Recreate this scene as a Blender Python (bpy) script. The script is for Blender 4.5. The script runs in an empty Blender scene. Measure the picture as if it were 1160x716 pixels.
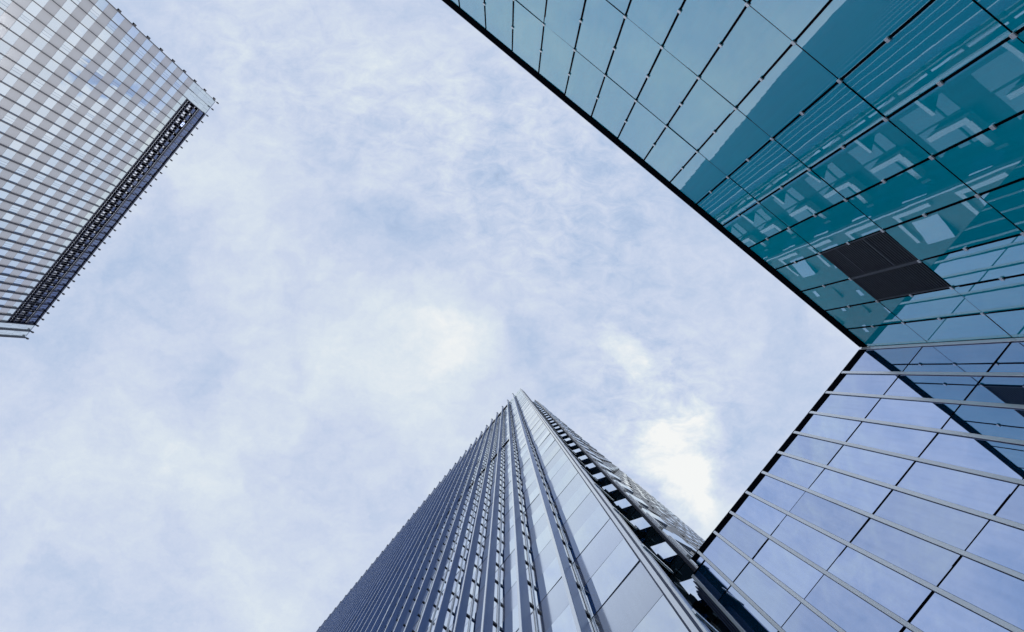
import bpy, bmesh, math, random
from mathutils import Vector, Matrix
R = math.radians
random.seed(11)
S = bpy.context.scene
COL = S.collection

# ------------------------------------------------------------------ camera
EYE = 1.6
cd = bpy.data.cameras.new("camera")
cam = bpy.data.objects.new("camera", cd)
COL.objects.link(cam)
cam.location = (0, 0, EYE)
cam.rotation_euler = (math.pi, 0, 0)          # straight up at the zenith
cd.sensor_width = 36.0
cd.lens = 36.0 * 560 / 1160
cd.shift_x = 7.5 / 1160
cd.shift_y = 59.5 / 1160
cd.clip_start = 0.05
cd.clip_end = 5000
S.camera = cam

# ------------------------------------------------------------------ sky
SUN_DIR = Vector((0.62, 0.646, 0.53)).normalized()
w = bpy.data.worlds.new("World")
S.world = w
w.use_nodes = True
nt = w.node_tree
N, L = nt.nodes, nt.links
N.clear()
def nd(t, **k):
    n = N.new(t)
    for a, b in k.items():
        setattr(n, a, b)
    return n
def mth(op, a, b=None, c=None, clamp=False):
    n = nd('ShaderNodeMath', operation=op, use_clamp=clamp)
    for i, v in enumerate((a, b, c)):
        if v is None: continue
        if isinstance(v, (int, float)): n.inputs[i].default_value = v
        else: L.new(v, n.inputs[i])
    return n.outputs[0]
tc = nd('ShaderNodeTexCoord')
sep = nd('ShaderNodeSeparateXYZ'); L.new(tc.outputs['Generated'], sep.inputs[0])
zc = mth('MAXIMUM', sep.outputs[2], 0.16)
px = mth('DIVIDE', sep.outputs[0], zc)
py = mth('DIVIDE', sep.outputs[1], zc)
cmb = nd('ShaderNodeCombineXYZ'); L.new(px, cmb.inputs[0]); L.new(py, cmb.inputs[1])
P = cmb.outputs[0]                            # the flat cloud deck, seen from below
def noise(vec, scale, detail, rough, off=(0, 0, 0), dist=0.0, stretch=(1, 1, 1), rot=0):
    m = nd('ShaderNodeMapping'); L.new(vec, m.inputs[0])
    m.inputs['Location'].default_value = off
    m.inputs['Rotation'].default_value = (0, 0, rot)
    m.inputs['Scale'].default_value = stretch
    n = nd('ShaderNodeTexNoise'); L.new(m.outputs[0], n.inputs['Vector'])
    n.inputs['Scale'].default_value = scale
    n.inputs['Detail'].default_value = detail
    n.inputs['Roughness'].default_value = rough
    n.inputs['Distortion'].default_value = dist
    return n
warp = noise(P, 2.6, 6, .6, (3.1, 1.7, 0))
vs = nd('ShaderNodeVectorMath', operation='SUBTRACT'); L.new(warp.outputs['Color'], vs.inputs[0]); vs.inputs[1].default_value = (.5, .5, .5)
vk = nd('ShaderNodeVectorMath', operation='SCALE'); L.new(vs.outputs[0], vk.inputs[0]); vk.inputs['Scale'].default_value = .55
va = nd('ShaderNodeVectorMath', operation='ADD'); L.new(P, va.inputs[0]); L.new(vk.outputs[0], va.inputs[1])
PW = va.outputs[0]
def blob(u, v, ru, rv, ang, wt, vec=None, edge=0.0):
    m = nd('ShaderNodeMapping', vector_type='TEXTURE'); L.new(vec or PW, m.inputs[0])
    m.inputs['Location'].default_value = ((u - 572.5) / 560, (v - 417.5) / 560, 0)
    m.inputs['Rotation'].default_value = (0, 0, R(ang))
    m.inputs['Scale'].default_value = (ru / 560, rv / 560, 1)
    ln = nd('ShaderNodeVectorMath', operation='LENGTH'); L.new(m.outputs[0], ln.inputs[0])
    mr = nd('ShaderNodeMapRange', interpolation_type='SMOOTHERSTEP'); L.new(ln.outputs['Value'], mr.inputs[0])
    mr.inputs[1].default_value = edge; mr.inputs[2].default_value = 1.0
    mr.inputs[3].default_value = wt; mr.inputs[4].default_value = 0.0
    return mr.outputs[0]
acc = None
BLOBS = [
    # bright banks of cloud, as where they hang in the sky
    (470, 390, 180, 110, 20, .22), (490, 405, 90, 60, 30, .16),
    (765, 530, 150, 85, 42, .55), (800, 585, 120, 60, 40, .40), (705, 400, 60, 36, 70, .34), (735, 480, 80, 55, 50, .34), (790, 560, 70, 50, 50, .25),
    (255, 310, 260, 60, 65, .14), (240, 190, 110, 60, 50, .10), (330, 470, 160, 90, -10, .14),
    (300, 560, 420, 260, -20, .14), (120, 520, 240, 140, 10, .12),
    (560, 210, 260, 120, 40, .12), (360, 60, 160, 120, 10, .18), (650, 175, 110, 60, 30, .16), (250, 40, 140, 70, 40, .12),
    # calm blue-grey gaps
    (150, 290, 150, 110, -50, -.16), (850, 440, 150, 130, 40, -.10), (600, 395, 100, 60, 40, -.30), (550, 100, 120, 60, 20, -.14), (420, 260, 120, 60, 20, -.14),
    # parts of the sky out of frame, mirrored by the glass
    (1150, 880, 330, 200, 20, .9), (960, 870, 460, 300, 30, .50), (975, 768, 60, 34, 40, -1.7), (-50, -160, 500, 300, 0, -.25),
]
for b in BLOBS:
    o = blob(*b)
    acc = o if acc is None else mth('ADD', acc, o)
n1 = noise(PW, 3.0, 11, .63, (1.3, 4.2, 0))
n2 = noise(P, 17.0, 8, .66, (7.7, .4, 0), .5, (1, 1.7, 1), R(-38))
n3 = noise(P, 1.4, 3, .5, (0.4, 9.1, 0))
# the fine dappled sheet is thickest in the upper middle of the sky
dap = mth('ADD', mth('ADD', blob(600, 190, 330, 210, 35, 1.0, P), blob(330, 90, 260, 160, 30, .6, P)), mth('ADD', blob(740, 470, 190, 170, 40, 1.1, P), .30))
v = mth('ADD', acc, .30)
v = mth('ADD', v, mth('MULTIPLY', mth('SUBTRACT', n1.outputs[0], .5), 1.40))
v = mth('ADD', v, mth('MULTIPLY', mth('MULTIPLY', mth('SUBTRACT', n2.outputs[0], .5), 1.15), dap))
v = mth('ADD', v, mth('MULTIPLY', mth('SUBTRACT', n3.outputs[0], .5), .30))
ramp = nd('ShaderNodeValToRGB'); L.new(v, ramp.inputs[0])
el = ramp.color_ramp.elements
el[0].position = 0.0; el[0].color = (.455, .575, .790, 1)
el[1].position = 1.0; el[1].color = (.940, .955, .945, 1)
e = el.new(.32); e.color = (.610, .690, .860, 1)
e = el.new(.62); e.color = (.730, .810, .890, 1)
sky = nd('ShaderNodeTexSky', sky_type='NISHITA', sun_disc=False)
sky.sun_elevation = math.asin(SUN_DIR.z)
sky.sun_rotation = math.atan2(SUN_DIR.x, SUN_DIR.y)
sky.air_density = 1.2; sky.dust_density = .6
bg1 = nd('ShaderNodeBackground'); L.new(sky.outputs[0], bg1.inputs[0]); bg1.inputs[1].default_value = .10
bg2 = nd('ShaderNodeBackground'); L.new(ramp.outputs[0], bg2.inputs[0]); bg2.inputs[1].default_value = 1.0
cov = nd('ShaderNodeMapRange', interpolation_type='SMOOTHSTEP'); L.new(v, cov.inputs[0])
cov.inputs[1].default_value = -.75; cov.inputs[2].default_value = .05; cov.inputs[3].default_value = .15; cov.inputs[4].default_value = .96
mx = nd('ShaderNodeMixShader'); L.new(cov.outputs[0], mx.inputs[0]); L.new(bg1.outputs[0], mx.inputs[1]); L.new(bg2.outputs[0], mx.inputs[2])
wo = nd('ShaderNodeOutputWorld'); L.new(mx.outputs[0], wo.inputs[0])
w.cycles.sampling_method = 'MANUAL'; w.cycles.sample_map_resolution = 1024

# ------------------------------------------------------------------ sun behind thin cloud
sl = bpy.data.lights.new("sun", 'SUN')
sl.energy = 1.3; sl.angle = R(14); sl.color = (1, .955, .90)
so = bpy.data.objects.new("sun", sl); COL.objects.link(so)
so.rotation_euler = (-SUN_DIR).to_track_quat('-Z', 'Y').to_euler()
so.location = SUN_DIR * 300

# ------------------------------------------------------------------ exposure
S.view_settings.view_transform = 'Standard'
S.view_settings.look = 'None'
S.view_settings.exposure = 0.0
S.view_settings.gamma = 1.0
S.view_settings.use_curve_mapping = False
S.render.engine = 'CYCLES'
S.cycles.max_bounces = 8
S.cycles.glossy_bounces = 1
S.cycles.diffuse_bounces = 3
S.cycles.use_denoising = True

# ------------------------------------------------------------------ materials
def newmat(name):
    m = bpy.data.materials.new(name); m.use_nodes = True
    m.node_tree.nodes.clear()
    return m, m.node_tree.nodes, m.node_tree.links
def bump_of(n, l, scale, strength, dist, detail=3):
    tcx = n.new('ShaderNodeTexCoord')
    t = n.new('ShaderNodeTexNoise'); l.new(tcx.outputs['Object'], t.inputs['Vector'])
    t.inputs['Scale'].default_value = scale; t.inputs['Detail'].default_value = detail
    b = n.new('ShaderNodeBump'); l.new(t.outputs[0], b.inputs['Height'])
    b.inputs['Strength'].default_value = strength; b.inputs['Distance'].default_value = dist
    return b.outputs[0], t
def mirror_glass(name, tint, body, f0, rough=.015, wav=(.55, .35, .02), edge=.35, dirt=.05, span=(.3, 1.0), batch=.06):
    """coated facade glass: a tinted mirror over a dark body colour, stronger at grazing angles"""
    m, n, l = newmat(name)
    nor, _t = bump_of(n, l, wav[0], wav[1], wav[2], 2)
    g = n.new('ShaderNodeBsdfGlossy'); g.inputs['Color'].default_value = (*tint, 1); g.inputs['Roughness'].default_value = rough
    d = n.new('ShaderNodeBsdfDiffuse'); d.inputs['Color'].default_value = (*body, 1)
    # each pane comes from its own batch: a slightly different coating
    ge = n.new('ShaderNodeNewGeometry'); oi = n.new('ShaderNodeObjectInfo')
    ad = n.new('ShaderNodeMath'); ad.operation = 'ADD'; l.new(ge.outputs['Random Per Island'], ad.inputs[0]); l.new(oi.outputs['Random'], ad.inputs[1])
    fr_ = n.new('ShaderNodeMath'); fr_.operation = 'FRACT'; l.new(ad.outputs[0], fr_.inputs[0])
    vr = n.new('ShaderNodeMapRange'); l.new(fr_.outputs[0], vr.inputs[0]); vr.inputs[3].default_value = 1 - batch; vr.inputs[4].default_value = 1 + batch * .6
    vm = n.new('ShaderNodeVectorMath'); vm.operation = 'SCALE'; vm.inputs[0].default_value = tint; l.new(vr.outputs[0], vm.inputs['Scale'])
    l.new(vm.outputs[0], g.inputs['Color'])
    l.new(nor, g.inputs['Normal'])
    lw = n.new('ShaderNodeLayerWeight'); lw.inputs['Blend'].default_value = .5
    mr = n.new('ShaderNodeMapRange'); l.new(lw.outputs['Facing'], mr.inputs[0])
    mr.inputs[1].default_value = span[0]; mr.inputs[2].default_value = span[1]
    mr.inputs[3].default_value = f0; mr.inputs[4].default_value = min(1, f0 + edge)
    # thin uneven film of dust and rain streaks
    tcx = n.new('ShaderNodeTexCoord')
    mp = n.new('ShaderNodeMapping'); l.new(tcx.outputs['Object'], mp.inputs[0]); mp.inputs['Scale'].default_value = (3, 3, .35)
    dn = n.new('ShaderNodeTexNoise'); l.new(mp.outputs[0], dn.inputs['Vector']); dn.inputs['Scale'].default_value = 2.2; dn.inputs['Detail'].default_value = 6
    dm = n.new('ShaderNodeMapRange'); l.new(dn.outputs[0], dm.inputs[0])
    dm.inputs[1].default_value = .4; dm.inputs[2].default_value = .8; dm.inputs[3].default_value = 0; dm.inputs[4].default_value = dirt
    sb = n.new('ShaderNodeMath'); sb.operation = 'SUBTRACT'; l.new(mr.outputs[0], sb.inputs[0]); l.new(dm.outputs[0], sb.inputs[1])
    mx_ = n.new('ShaderNodeMixShader'); l.new(sb.outputs[0], mx_.inputs[0]); l.new(d.outputs[0], mx_.inputs[1]); l.new(g.outputs[0], mx_.inputs[2])
    o = n.new('ShaderNodeOutputMaterial'); l.new(mx_.outputs[0], o.inputs[0])
    return m
def solid(name, col, rough=.5, metal=0.0, var=.12, scale=1.5, spec=.5, bump=.0, stretch=(1, 1, 1)):
    m, n, l = newmat(name)
    p = n.new('ShaderNodeBsdfPrincipled')
    tcx = n.new('ShaderNodeTexCoord')
    mp = n.new('ShaderNodeMapping'); l.new(tcx.outputs['Object'], mp.inputs[0]); mp.inputs['Scale'].default_value = stretch
    t = n.new('ShaderNodeTexNoise'); l.new(mp.outputs[0], t.inputs['Vector']); t.inputs['Scale'].default_value = scale; t.inputs['Detail'].default_value = 6
    r = n.new('ShaderNodeMapRange'); l.new(t.outputs[0], r.inputs[0])
    r.inputs[1].default_value = .3; r.inputs[2].default_value = .7; r.inputs[3].default_value = 1 - var; r.inputs[4].default_value = 1 + var
    v_ = n.new('ShaderNodeVectorMath'); v_.operation = 'SCALE'; v_.inputs[0].default_value = col; l.new(r.outputs[0], v_.inputs['Scale'])
    l.new(v_.outputs[0], p.inputs['Base Color'])
    p.inputs['Roughness'].default_value = rough; p.inputs['Metallic'].default_value = metal
    p.inputs['Specular IOR Level'].default_value = spec
    if bump:
        b = n.new('ShaderNodeBump'); l.new(t.outputs[0], b.inputs['Height']); b.inputs['Strength'].default_value = bump; b.inputs['Distance'].default_value = .02
        l.new(b.outputs[0], p.inputs['Normal'])
    o = n.new('ShaderNodeOutputMaterial'); l.new(p.outputs[0], o.inputs[0])
    return m
M = dict(
    teal=mirror_glass("teal_glass", (.63, .71, .77), (.0, .78, 1.0), .46, .008, (.7, .08, .02), .28, .05, (.3, 1), .05),
    blue=mirror_glass("blue_glass", (.61, .715, .94), (.0, .10, .24), .78, .010, (.6, .05, .02), .15, .06, (.3, 1), .11),
    tower=mirror_glass("tower_glass", (.87, .935, 1.0), (.05, .19, .52), .74, .02, (.4, .03, .02), .24, .03, (.3, 1), .08),
    pale=mirror_glass("pale_glass", (.88, .94, .98), (.32, .40, .46), .66, .04, (.4, .03, .02), .24, .03),
    dark=mirror_glass("dark_glass", (.40, .50, .56), (.01, .02, .025), .12, .03, (.5, .03, .02), .40, .02),
    loggia=mirror_glass("loggia_glass", (.55, .68, .78), (.02, .05, .07), .40, .03, (.5, .03, .02), .3, .02),
    spandrel=mirror_glass("spandrel_panel", (.80, .86, .96), (.44, .44, .475), .18, .10, (.4, .03, .02), .70, .03, (.36, .68), .04),
    bluesteel=solid("blue_steel_fin", (.105, .185, .40), .28, .0, .10, .6, .8, 0, (1, 1, .25)),
    plant=mirror_glass("plant_room_glass", (.34, .42, .68), (.02, .03, .08), .40, .08, (.5, .05, .02), .3, .02),
    fin=solid("fin_metal", (.008, .015, .040), .35, .0, .10, .6, .35, 0, (1, 1, .25)),
    rung=solid("dark_bracket_metal", (.02, .025, .04), .45, .3),
    white=mirror_glass("white_aluminium", (.95, .97, .99), (.84, .85, .86), .34, .25, (.5, .02, .01), .4, .03),
    trim=mirror_glass("pale_trim_metal", (.95, .97, 1.0), (.78, .80, .84), .40, .15, (.5, .02, .01), .5, .03),
    navy=solid("navy_trim", (.03, .05, .11), .4, .4),
    black=solid("black_gasket", (.004, .005, .008), .8, 0, .1, 3, .0),
    louvre=solid("louvre_metal", (.115, .125, .15), .5, .0, .08, 4, .3),
    cladding=solid("grey_cladding", (.155, .152, .145), .42, 0, .2, 1.3, .6, .1),
    slate=solid("slate_plant_panel", (.014, .022, .055), .35, .4, .15, 1.0),
    silver=solid("silver_duct", (.55, .60, .70), .35, .5, .1, 2.0),
    concrete=solid("concrete", (.30, .30, .30), .8, 0, .12, .8, .3, .2),
    roof=solid("roof_membrane", (.20, .20, .20), .9, 0, .12, 1.0, .2),
)
# paving of the court
m, n, l = newmat("court_paving")
p_ = n.new('ShaderNodeBsdfPrincipled'); br = n.new('ShaderNodeTexBrick'); tcx = n.new('ShaderNodeTexCoord')
l.new(tcx.outputs['Object'], br.inputs['Vector'])
br.inputs['Scale'].default_value = 1.2; br.inputs['Color1'].default_value = (.30, .29, .28, 1); br.inputs['Color2'].default_value = (.25, .25, .245, 1); br.inputs['Mortar'].default_value = (.12, .12, .12, 1)
br.inputs['Mortar Size'].default_value = .01
l.new(br.outputs[0], p_.inputs['Base Color']); p_.inputs['Roughness'].default_value = .8
o_ = n.new('ShaderNodeOutputMaterial'); l.new(p_.outputs[0], o_.inputs[0])
M['paving'] = m

# ------------------------------------------------------------------ builders
class Frame:
    """local axes of one facade: s along the wall, d outwards, z up; all in the building's own coordinates"""
    def __init__(self, o, sdir, ddir):
        self.o, self.s, self.d = Vector(o), Vector(sdir), Vector(ddir)
    def p(self, s, d, z):
        return self.o + self.s * s + self.d * d + Vector((0, 0, z))
class MB:
    def __init__(self):
        self.bm = bmesh.new()
    def box(self, F, s0, s1, d0, d1, z0, z1):
        v = [self.bm.verts.new(F.p(s, d, z)) for z in (z0, z1) for (s, d) in ((s0, d0), (s1, d0), (s1, d1), (s0, d1))]
        for f in ((3, 2, 1, 0), (4, 5, 6, 7), (0, 1, 5, 4), (1, 2, 6, 5), (2, 3, 7, 6), (3, 0, 4, 7)):
            self.bm.faces.new([v[i] for i in f])
        return self
    def pane(self, F, s0, s1, d, th, z0, z1, tilt=.0012):
        """a glass plate standing very slightly out of true, as hung glass does"""
        ts, tz = random.gauss(0, tilt) * (s1 - s0), random.gauss(0, tilt) * (z1 - z0)
        fr = [(s0, -ts - tz, z0), (s1, ts - tz, z0), (s1, ts + tz, z1), (s0, -ts + tz, z1)]
        a = [self.bm.verts.new(F.p(s, d + k, z)) for s, k, z in fr]
        b = [self.bm.verts.new(F.p(s, d - th, z)) for s, k, z in fr]
        self.bm.faces.new(a); self.bm.faces.new(b[::-1])
        for i in range(4):
            j = (i + 1) % 4
            self.bm.faces.new([a[j], a[i], b[i], b[j]])
        return self
    def prism(self, F, pts, z0, z1):
        a = [self.bm.verts.new(F.p(s, d, z0)) for s, d in pts]
        b = [self.bm.verts.new(F.p(s, d, z1)) for s, d in pts]
        self.bm.faces.new(a[::-1]); self.bm.faces.new(b)
        for i in range(len(a)):
            j = (i + 1) % len(a)
            self.bm.faces.new([a[i], a[j], b[j], b[i]])
        return self
    def build(self, name, mat, parent=None, bevel=0, **props):
        bmesh.ops.recalc_face_normals(self.bm, faces=self.bm.faces[:])
        me = bpy.data.meshes.new(name); self.bm.to_mesh(me); self.bm.free()
        me.materials.append(mat)
        o = bpy.data.objects.new(name, me); COL.objects.link(o)
        if parent: o.parent = parent
        if bevel:
            b = o.modifiers.new("bevel", 'BEVEL'); b.width = bevel; b.segments = 2; b.limit_method = 'ANGLE'
        for k, v_ in props.items(): o[k] = v_
        return o
def building(name, label, cat, theta, base, group=None):
    """an Empty at the foot of the wall; returns it and the shift that puts shared coordinates into it"""
    o = bpy.data.objects.new(name, None); COL.objects.link(o)
    c, s_ = math.cos(R(theta)), math.sin(R(theta))
    a, n_ = base
    o.location = (a * c - n_ * s_, a * s_ + n_ * c, 0)
    o.rotation_euler = (0, 0, R(theta))
    o.empty_display_size = 2
    o['label'] = label; o['category'] = cat
    if group: o['group'] = group
    return o, Vector((-a, -n_, 0))

# ------------------------------------------------------------------ ground
g = MB(); F0 = Frame((0, 0, 0), (1, 0, 0), (0, 1, 0))
g.box(F0, -900, 900, -900, 900, -.3, 0)
g.build("ground", M['paving'], kind='structure')

# ------------------------------------------------------------------ the teal glass building
K = .03664
HB = 22.12
rows = [HB - .38, 18.87, 15.99, 13.09, 10.2, 7.3, 4.4, 1.5, .15]
NB, AC = -276.4 * K, 294.5 * K
root, off = building("glass_building", "teal mirror glass building with black joints, small silver clips and a dark louvre grille", "building", 39.7, (0, NB))
FB = Frame(Vector((0, NB, 0)) + off, (1, 0, 0), (0, 1, 0))     # s = along, d = towards the court
joints = [198.6 * K - i * 38.0 * K for i in range(0, 30)][::-1]
joints += [232.1 * K, 264.3 * K, AC]
b = MB(); b.box(FB, joints[0], AC + .6, -24, -.16, 0, HB - .45); b.build("body", M['navy'], root)
b = MB(); b.box(FB, joints[0], AC + .02, -24, -.155, HB - .44, HB - .03); b.build("roof", M['roof'], root)
b = MB(); b.box(FB, joints[0], AC - .005, -.15, .03, rows[0] + .0, HB); b.build("parapet", M['black'], root, .008)
b = MB(); b.box(FB, joints[0], AC - .01, -.12, .045, HB + .002, HB + .03); b.build("coping", M['fin'], root)
GR = (159.8 * K, 232.1 * K)
rest = MB(); nrest = 0
for i in range(len(joints) - 1):
    s0, s1 = joints[i] + .006, joints[i + 1] - .006
    for r in range(len(rows) - 1):
        z1, z0 = rows[r] - .008, rows[r + 1] + .008
        if GR[0] - .1 < (s0 + s1) / 2 < GR[1] + .1 and r == 1: continue
        if r <= 4 and i >= len(joints) - 19:
            p = MB(); p.pane(FB, s0, s1, 0, .03, z0, z1, .0018); p.build("glass_panel", M['teal'], root)
        else:
            rest.pane(FB, s0, s1, 0, .03, z0, z1, .0010)
rest.build("lower_glazing", M['teal'], root, kind='stuff')
for r in range(1, len(rows) - 1):
    j = MB(); j.box(FB, joints[0], AC - .03, -.05, .004, rows[r] - .016, rows[r] + .016); j.build("horizontal_joint", M['black'], root)
for i in range(len(joints) - 22, len(joints) - 1):
    s = joints[i]
    mu = MB(); mu.box(FB, s - .031, s + .031, -.06, .010, .1, rows[0] - .003)
    mo = mu.build("vertical_joint", M['black'], root)
    for r in range(1, 5):
        for z in (rows[r], (rows[r] + rows[r + 1]) / 2) if r < 4 else (rows[r],):
            if GR[0] + .05 < s < GR[1] - .05 and rows[2] + .1 < z < rows[1] - .1: continue
            c = MB(); c.box(FB, s - .055, s + .055, .010, .045, z - .042, z + .042)
            c.build("clip", M['white'], mo, .006)
    z = (rows[0] + rows[1]) / 2 
    c = MB(); c.box(FB, s - .055, s + .055, .010, .045, z - .042, z + .042); c.build("clip", M['white'], mo, .006)
# the ventilation grille set into two bays
gz0, gz1 = rows[2] + .02, rows[1] - .02
g = MB(); g.box(FB, GR[0] + .02, GR[1] - .02, -.14, -.10, gz0, gz1)
go = g.build("louvre_grille", M['black'], root)
f = MB()
f.box(FB, GR[0] + .034, GR[0] + .07, -.1, .02, gz0, gz1); f.box(FB, GR[1] - .07, GR[1] - .034, -.1, .02, gz0, gz1)
f.box(FB, GR[0] + .07, GR[1] - .07, -.1, .016, gz0, gz0 + .03); f.box(FB, GR[0] + .07, GR[1] - .07, -.1, .016, gz1 - .03, gz1)
mid = joints[len(joints) - 4]
f.box(FB, mid - .045, mid + .045, -.1, .028, gz0 + .031, gz1 - .031)
f.build("frame", M['louvre'], go)
f = MB(); k = 30
for i in range(k):
    z = gz0 + .05 + (gz1 - gz0 - .1) * i / (k - 1)
    for (a, c) in ((GR[0] + .072, mid - .047), (mid + .047, GR[1] - .072)):
        f.prism(FB, [(a, -.05), (c, -.05), (c, -.012), (a, -.012)], z - .016, z + .016)
f.build("slats", M['louvre'], go)
f = MB()
for t in (.30, .74):
    a = GR[0] + (GR[1] - GR[0]) * 0
    z = gz0 + (gz1 - gz0) * t
    f.box(FB, GR[0] + .074, mid - .049, -.004, .008, z - .028, z + .028)
f.build("stiffener", M['louvre'], go)

# ------------------------------------------------------------------ the blue glass building with pale fins
AB = 300 * K
root, off = building("fin_building", "blue mirror glass building with pale upright fins, meeting the teal glass building in a corner", "building", 38.8, (AB, 0))
FC = Frame(Vector((AB, 0, 0)) + off, (0, 1, 0), (-1, 0, 0))
crow = [HB - .34, 19.05, 15.99, 13.09, 10.2, 7.3, 4.4, 1.5, .15]
fins = [-269.7 * K] + [(-235 + 28.87 * k) * K for k in range(10)]
ENDC = fins[-1]; EXT = .16 * AB; ET = 21.30
b = MB(); b.box(FC, fins[0] - 1.5, ENDC - .02, -22, -.16, 0, HB - .35)
b.box(FC, ENDC - .018, EXT - .03, -22, -.16, 0, ET - .05); b.build("body", M['navy'], root)
b = MB(); b.box(FC, fins[0] - 1.5, ENDC - .02, -22, -.155, HB - .34, HB - .03); b.build("roof", M['roof'], root)
b = MB(); b.box(FC, fins[0] + .04, ENDC + .42, -.15, .02, crow[0], HB); b.box(FC, ENDC + .385, ENDC + .42, -.15, .02, ET + .06, crow[0] - .002)
b.box(FC, ENDC + .062, EXT - .062, -.15, .02, ET - .01, ET + .05)
b.build("parapet", M['black'], root, .006)
b = MB(); b.box(FC, fins[0] + .05, ENDC + .43, -.12, .035, HB + .002, HB + .028); b.build("coping", M['fin'], root)
p = MB(); p.pane(FC, ENDC + .065, ENDC + .38, 0, .03, ET + .055, crow[0] - .01); p.build("corner_panel", M['blue'], root)
for i in range(len(fins) - 1):
    for r in range(len(crow) - 1):
        p = MB(); p.pane(FC, fins[i] + .006, fins[i + 1] - .006, 0, .03, crow[r + 1] + .012, crow[r] - .012, .0016)
        p.build("glass_panel", M['blue'], root)
for r in range(0, len(crow) - 1):
    p = MB(); p.pane(FC, ENDC + .006, EXT - .006, 0, .03, crow[r + 1] + .012, (crow[r] - .012) if r > 0 else ET - .015, .0016)
    p.build("glass_panel", M['blue'], root)
for r in range(1, len(crow) - 1):
    j = MB(); j.box(FC, fins[0] + .05, EXT - .05, -.05, .004, crow[r] - .030, crow[r] + .030); j.build("horizontal_joint", M['black'], root)
for i, s in enumerate(fins + [EXT]):
    top = HB - .05 if i < len(fins) else ET - .012
    k = MB(); k.box(FC, s - .070, s + .070, -.04, .016, .1, top - .30 if i < len(fins) else top)
    mo = k.build("mullion", M['navy'], root)
    k = MB(); k.box(FC, s - .058, s + .058, .0175, .046, .1, top); k.build("fin", M['white'], mo, .006)
# stack of dark edge trims where this wall meets the tower
k = MB()
for q in range(3):
    k.box(FC, EXT + .09 + q * .085, EXT + .14 + q * .085, -.3 - q * .08, .02 - q * .05, .1, ET - .3 - .25 * q)
k.build("edge_trim", M['navy'], root)

cs = MB()
for s in fins[1:]:
    cs.box(FC, s + .40, s + .43, .0352, .040, HB + .003, HB + .027)
cs.build("coping_seam", M['black'], root)

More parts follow.
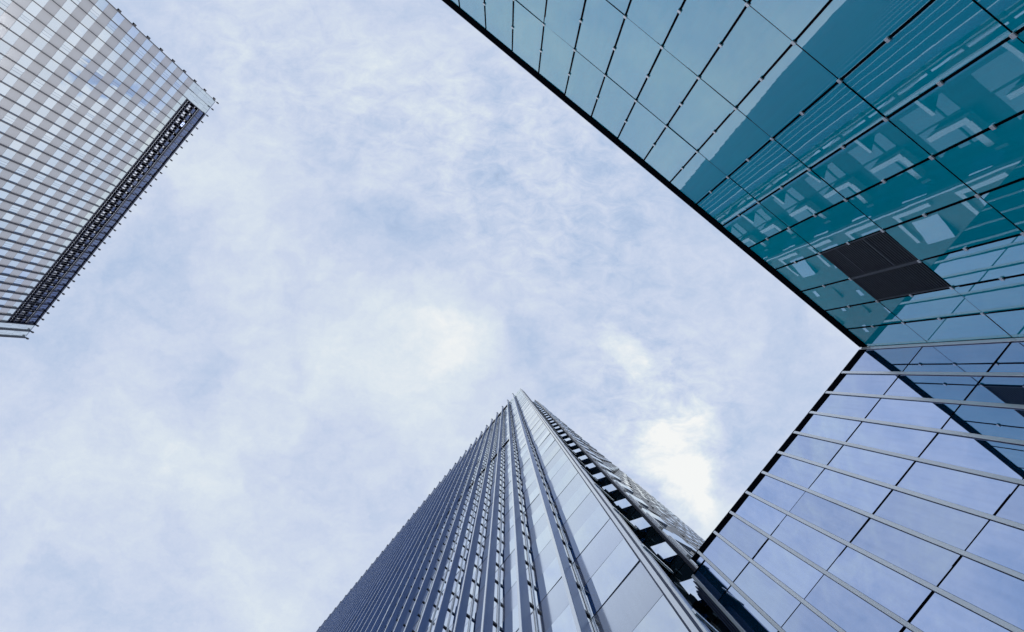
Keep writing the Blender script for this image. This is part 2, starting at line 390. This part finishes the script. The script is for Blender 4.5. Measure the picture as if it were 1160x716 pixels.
# ------------------------------------------------------------------ the twin towers
HT = 134.6
PITCH = 4.05
BAY = 2.2
def tower_front(root, F, nb, band0, z_low, far):
    """ribbon windows, spandrels, stand-off fins and the plant louvres under the roof"""
    W = nb * BAY
    zb = HT - 7.9                                   # foot of the louvre band
    # pale row directly under the louvres
    p = MB()
    for i in range(nb):
        p.pane(F, i * BAY + .02, (i + 1) * BAY - .02, 0, .05, zb - 1.45, zb - .02, .0015)
    p.build("glazing_band", M['pale'], root)
    z = zb - 1.45
    fl = 0
    while z > z_low:
        zs = z - 2.13
        sp = MB()
        for i in range(nb):
            sp.pane(F, i * BAY + .012, (i + 1) * BAY - .012, -.012, .05, zs + .02, z - .012, .0008)
        sp.build("spandrel_band", M['spandrel'], root)
        zg = z - PITCH
        gl = MB()
        for i in range(nb):
            a, c = i * BAY + .015, (i + 1) * BAY - .015
            if i % 4 == 1 and (i > 4 or far):
                for q in range(3):
                    t0 = (0, .42, .66)[q]; t1 = (.40, .64, 1)[q]
                    gl.pane(F, a + (c - a) * t0, a + (c - a) * t1, 0, .05, zg + .012, zs - .012, .003)
            else:
                gl.pane(F, a, c, 0, .05, zg + .012, zs - .012, .003)
        gl.build("glazing_band", M['tower'], root)
        z = zg
        fl += 1
    # end bays beside the louvres keep glass; above the ribbon they are pale
    for (i0, i1) in ((0, band0), (nb - band0, nb)):
        e_ = MB()
        for i in range(i0, i1):
            for q in range(4):
                za, zc_ = zb + q * 1.9, zb + q * 1.9 + 1.88
                a, c = i * BAY + .02, (i + 1) * BAY - .02
                cut = a + (c - a) * random.choice((.34, .5, .62))
                e_.pane(F, a, cut - .02, 0, .05, za, zc_, .004); e_.pane(F, cut + .02, c, 0, .05, za, zc_, .004)
        e_.build("corner_glazing", M['pale'], root)
    s0, s1 = band0 * BAY, W - band0 * BAY
    lb = MB(); lb.box(F, s0, s1, -1.3, -1.2, zb, HT - .2)
    lo = lb.build("plant_louvre", M['black'], root)
    q = MB()
    for z0, z1, d in ((zb, zb + .22, .02), (zb + 1.7, zb + 1.95, -.12), (zb + 3.6, zb + 3.75, -.12), (zb + 5.15, zb + 5.5, .0), (HT - .42, HT, .03)):
        q.box(F, s0, s1, -.5, d, z0, z1)
    q.build("beam", M['slate'], lo)
    q = MB()
    for i in range(band0, nb - band0):
        for t in (.0, .34, .70):
            s = (i + t) * BAY
            q.box(F, s + .03, s + .15, -.55, -.13, zb + .221, HT - .421)
    q.build("post", M['slate'], lo)
    q = MB(); sl_ = MB(); pp = MB()
    q.bm.free(); 
    for i in range(band0, nb - band0):
        s = i * BAY
        if far:
            for (u0, u1, v0, v1, dd) in ((.82, 1.36, 2.05, 3.35, -.62), (1.5, 2.06, 2.1 + random.random() * .3, 3.5, -.55), (.25, .72, 3.85, 4.2 + random.random() * .8, -.6)):
                k_ = MB(); k_.box(F, s + u0, s + u1, dd - .2, dd, zb + v0, zb + v1); k_.build("duct", M['silver'], lo)
        sl_.pane(F, s + .10, s + 2.12, -.2, .05, zb + 5.55, HT - .5, .012)
        sl_.pane(F, s + .9, s + 2.1, -.35, .05, zb + 3.85, zb + 5.1, .03)
    sl_.build("plant_glazing", M['plant'], lo)
    pp.box(F, s0, s1, -.18, -.125, zb + 5.0, zb + 5.1); pp.box(F, s0, s1, -.4, -.34, zb + 1.15, zb + 1.22)
    pp.build("pipe", M['silver'], lo)
    # stand-off fins with paired brackets at every floor
    for i in range(nb + 1):
        s = i * BAY
        if i == 0 and not far:
            continue
        f_ = MB()
        if far:
            f_.box(F, s - .085, s + .085, .03, .56, z_low - 6, zb); hw = .085 if i >= nb - 2 else .035; f_.box(F, s - hw, s + hw, .04, .50 if i >= nb - 2 else .30, zb + .001, HT)
            fo = f_.build("fin", M['fin'], root)
            cp = MB(); cp.box(F, s - .17, s + .17, .42, .86, HT - .30, HT + .12); cp.box(F, s - .02, s + .02, .02, .419, HT + .01, HT + .05); cp.build('cap', M['rung'], fo)
            continue
        f_.box(F, s - .075, s + .075, .30, .74, 3.2, HT - .45)
        fo = f_.build("fin", M['bluesteel'], root)
        nz = MB(); nz.box(F, s - .060, s + .060, .7415, .770, 3.2, HT - .46); nz.build('edge_highlight', M['trim'], fo)  # added pale strip: paints the sky's highlight along the fin's front edge
        cp = MB(); cp.box(F, s - .15, s + .15, .34, .80, HT - .44, HT + .10); cp.build('cap', M['rung'], fo)
        ru = MB()
        z = zb - 1.45
        while z > 4:
            for dz in (.10, -2.03):
                ru.box(F, s - .05, s + .05, .012, .31, z + dz - .07, z + dz + .07)
            z -= PITCH
        ru.box(F, s - .05, s + .05, .04, .31, HT - .35, HT - .2)
        ru.build("bracket_lattice", M['rung'], fo)
        mu = MB(); mu.box(F, s - .055, s - .018, .006, .055, 3.2, zb - .03)
        mu.build("rail", M['white'], fo)
        mu = MB(); mu.box(F, s + .018, s + .055, .006, .055, 3.2, zb - .03)
        mu.build("rail", M['white'], fo)

# far slab tower
TH = 38.9
n0, a0 = -29.4 * .2375, -445 * .2375
root, off = building("slab_tower", "far slab tower with grey and white bands, seen alone across the open sky", "tower", TH, (a0, n0), "twin slab towers")
FL = Frame(Vector((a0, n0, 0)) + off, (0, 1, 0), (1, 0, 0))
NBL = 37
b = MB(); b.box(FL, .25, NBL * BAY - .25, -26, -1.35, 0, HT - .3); b.box(FL, .25, NBL * BAY - .25, -1.349, -.06, 0, HT - 7.95)
b.box(FL, .25, 2 * BAY - .03, -1.349, -.06, HT - 7.9, HT - .05); b.box(FL, NBL * BAY - 2 * BAY + .03, NBL * BAY - .25, -1.349, -.06, HT - 7.9, HT - .05)
b.build("body", M['navy'], root)
b = MB(); b.box(FL, .2, NBL * BAY - .2, -26, -1.3, HT - .29, HT - .05); b.build("roof", M['roof'], root)
tower_front(root, FL, NBL, 2, 60, True)
b = MB()
for k in range(24):
    z = HT - 1.2 - k * PITCH
    b.box(FL, -.50, -.06, -.10, .26, z - .32, z + .32)
b.build("edge_bracket", M['rung'], root)
b = MB(); b.box(FL, -.055, .0, -.3, .28, 50, HT + .02); b.build("edge_trim", M['trim'], root)

# near tower
TA = 39.6
n0, a0 = 1.80, 6.53
root, off = building("slab_tower", "tall tower with steel blue stand-off fins rising beside the blue glass building", "tower", TA, (a0, n0), "twin slab towers")
G0 = 3.2            # back of the recess
A1, A2 = 6.88, 11.5
FA = Frame(Vector((a0, n0, 0)) + off, (0, 1, 0), (-1, 0, 0))
NBA = 41
b = MB(); b.box(FA, .25, NBA * BAY - .25, -26, -1.35, 0, HT - .3); b.box(FA, .25, NBA * BAY - .25, -1.349, -.06, 0, HT - 7.95)
b.bm.free(); b = MB()
FG = Frame(off, (1, 0, 0), (0, 1, 0))              # plain (along, across) coordinates
b.box(FG, a0 + .07, A1 + .3, n0 + .1, n0 + NBA * BAY - .2, 0, HT - 7.95)
b.box(FG, a0 + 1.36, A1 + .3, G0 + .1, n0 + NBA * BAY - .2, HT - 7.94, HT - .3)
b.box(FG, a0 + .07, A1 + .3, n0 + .1, n0 + 2 * BAY - .03, HT - 7.94, HT - .3)
b.box(FG, A1 + .301, A2 + 24, G0 + .08, n0 + NBA * BAY - .2, 0, HT - .3)
b.build("body", M['navy'], root)
b = MB(); b.box(FG, a0 + 1.3, A2 + 24, G0 + .3, n0 + NBA * BAY - .2, HT - .29, HT - .05); b.build("roof", M['roof'], root)
tower_front(root, FA, NBA, 2, 3.0, False)
# black strip on the wall, painting the dark inside a slot half way up
sl_ = MB(); sl_.box(FA, 2.0 * BAY + .1, NBA * BAY - .3, .012, .03, 67.9, 69.5); sl_.build("slot_shade", M['black'], root)
# corner post: pale strip, dark groove, bright edge
FP = Frame(Vector((a0, 0, 0)) + off, (0, 1, 0), (-1, 0, 0))
b = MB(); b.box(FP, 1.755, 1.795, -.3, .03, 0, HT); b.box(FP, 1.555, 1.62, -.28, .02, 0, HT); b.build("corner_groove", M['navy'], root)
b = MB(); b.box(FP, 1.621, 1.754, -.27, .05, 0, HT + .02); b.build("corner_post", M['trim'], root, .01)
b = MB(); b.box(FP, 1.49, 1.554, -.08, .05, 0, HT + .02); b.build("corner_edge", M['white'], root, .01)
b = MB(); b.box(FP, 1.50, 1.554, -.29, -.081, 0, HT); b.build("corner_side", M['bluesteel'], root)
b = MB(); b.box(FG, a0 + .295, A1, 1.51, G0 + .07, 0, HT - .1); b.build("return_wall", M['dark'], root)
# recess: a stack of loggias, one per storey
nf = int((HT - 5) / PITCH)
GN = 1.36
FW = Frame(Vector((A2, 0, 0)) + off, (0, 1, 0), (-1, 0, 0))
FN = Frame(off, (1, 0, 0), (0, -1, 0))
F3 = Frame(Vector((0, GN, 0)) + off, (1, 0, 0), (0, -1, 0))
for k in range(nf):
    z = HT - 1.2 - (k + 1) * PITCH
    wz0, wz1 = z + 1.25, z + PITCH - .25
    wn = MB(); wn.pane(FN, A1 + .05, A1 + 1.95, -G0, .04, wz0, wz1, .004); wn.pane(FN, A1 + 2.05, A2 - .1, -G0, .04, wz0, wz1, .004)
    wo_ = wn.build("window", M['loggia'], root)
    fr = MB(); fr.box(FG, A1 + 1.95, A1 + 2.05, G0 - .05, G0 + .05, wz0, wz1); fr.box(FG, A1 + .02, A1 + 1.949, G0 - .04, G0 - .004, wz0 + .72, wz0 + .80); fr.box(FG, A1 + 2.051, A2 - .02, G0 - .04, G0 - .004, wz0 + .72, wz0 + .80)
    fr.build("frame", M['rung'], wo_)
    lg = MB(); lg.prism(FG, [(A1 + .01, 1.515), (A1 + .86, 1.55), (A1 + .01, G0 - .06)], z + .50, z + .60)
    lgo = lg.build("ledge", M['dark'], root)
    le = MB(); le.prism(FG, [(A1 - .30, 1.44), (A1 + .90, 1.50), (A1 + .90, 1.54), (A1 - .30, 1.485)], z + .44, z + .64); le.build("ledge_edge", M['white'], lgo)
    # stepped wall beyond the recess, facing the court: a bright pane above dark panes
    wp = MB(); wp.prism(FG, [(A2 - .05, 1.53), (A2 - .47, 2.20), (A2 - .05, 2.20)], z + .1, z + 1.75); wp.build("bay_window", M['tower'], root)
    wp = MB(); wp.prism(FG, [(A2 - .06, 2.24), (A2 - .40, 2.72), (A2 - .06, 2.72)], z - .45, z + .35 + random.random() * .4); wp.build("side_light", M['tower'], root)
    dp = MB(); dp.pane(FW, 1.52, 2.26, .02, .04, z + 1.96, z + PITCH - .82, .004); dp.pane(FW, 1.52, 2.26, .04, .04, z + PITCH - .78, z + PITCH + .04, .004)
    dp.pane(FW, 2.30, G0 - .02, 0, .04, z + .02, z + PITCH - .06, .004); dp.build("dark_panel", M['dark'], root)
    # clad side wall: shallow windows in staggered bays
    if z > 23:
        # saw-tooth bays along the clad side wall: the first one glazed, the others clad with a narrow light
        wn = MB(); wn.prism(FG, [(A2 + .95, GN), (A2 + 2.5, GN - .30), (A2 + 2.52, GN - .001)], z + .2, z + 1.9); wn.build("bay_window", M['tower'], root)
        by = MB(); wn = MB(); s_ = A2 + 4.0 + (.9 if k % 2 else 0)
        while s_ < A2 + 46:
            by.prism(FG, [(s_, GN), (s_ + 1.3, GN - .17), (s_ + 1.32, GN - .001)], z + .2, z + 2.9)
            if random.random() < .8:
                wn.prism(FG, [(s_ + .70, GN - .115), (s_ + 1.29, GN - .192), (s_ + 1.29, GN - .174), (s_ + .70, GN - .097)], z + .3, z + random.choice((.9, 1.6, 2.2)))
            wn.prism(FG, [(s_ + .1, GN - .037), (s_ + .68, GN - .113), (s_ + .68, GN - .094), (s_ + .1, GN - .018)], z + 2.2, z + 2.6)
            s_ += 2.5
        wf = MB(); wf.box(FG, A2 + .30, A2 + .55, GN - .16, GN - .001, z + .1, z + 2.6); wf.box(FG, A2 + .551, A2 + 2.3, GN - .14, GN - .001, z + 2.35, z + 2.6); wf.build("window_surround", M['white'], root)
        by.build("clad_bays", M['cladding'], root, kind='stuff')
        wn.build("window_glazing", M['tower'], root, kind='stuff')
    sb_ = MB(); sb_.box(FG, A2 - .62, A2 - .12, 2.02 + random.random() * .08, 2.36, z - .15, z + .42)
    sb_.build("step_block", M['dark'], root)
    wf = MB(); wf.box(FG, A1 + 2.25, A1 + 2.55, G0 - .5, G0 - .06, z + .9, z + 3.1); wf.box(FG, A1 + 2.551, A2 - .5, G0 - .45, G0 - .06, z + .9, z + 1.25)
    wf.build("window_surround", M['white'], root)
b = MB(); b.box(FG, A1, A2 + .049, 3.24, G0 + .075, 0, HT - .1); b.build("recess_wall", M['slate'], root)
b = MB(); b.box(FG, A2 + .05, A2 + 50, 3.24, G0 + .075, 0, HT - .1); b.box(FG, A2 + .05, A2 + 50, GN, 3.239, 0, HT - .1); b.build("side_wall", M['cladding'], root)
b = MB(); b.box(FG, A2 - .10, A2 + .049, GN - .02, GN + .13, 0, HT); b.build("rail", M['fin'], root, .02)
b = MB(); b.box(FG, A2 + .051, A2 + .15, GN - .06, GN - .003, 0, HT); b.build("rail_edge", M['trim'], root)
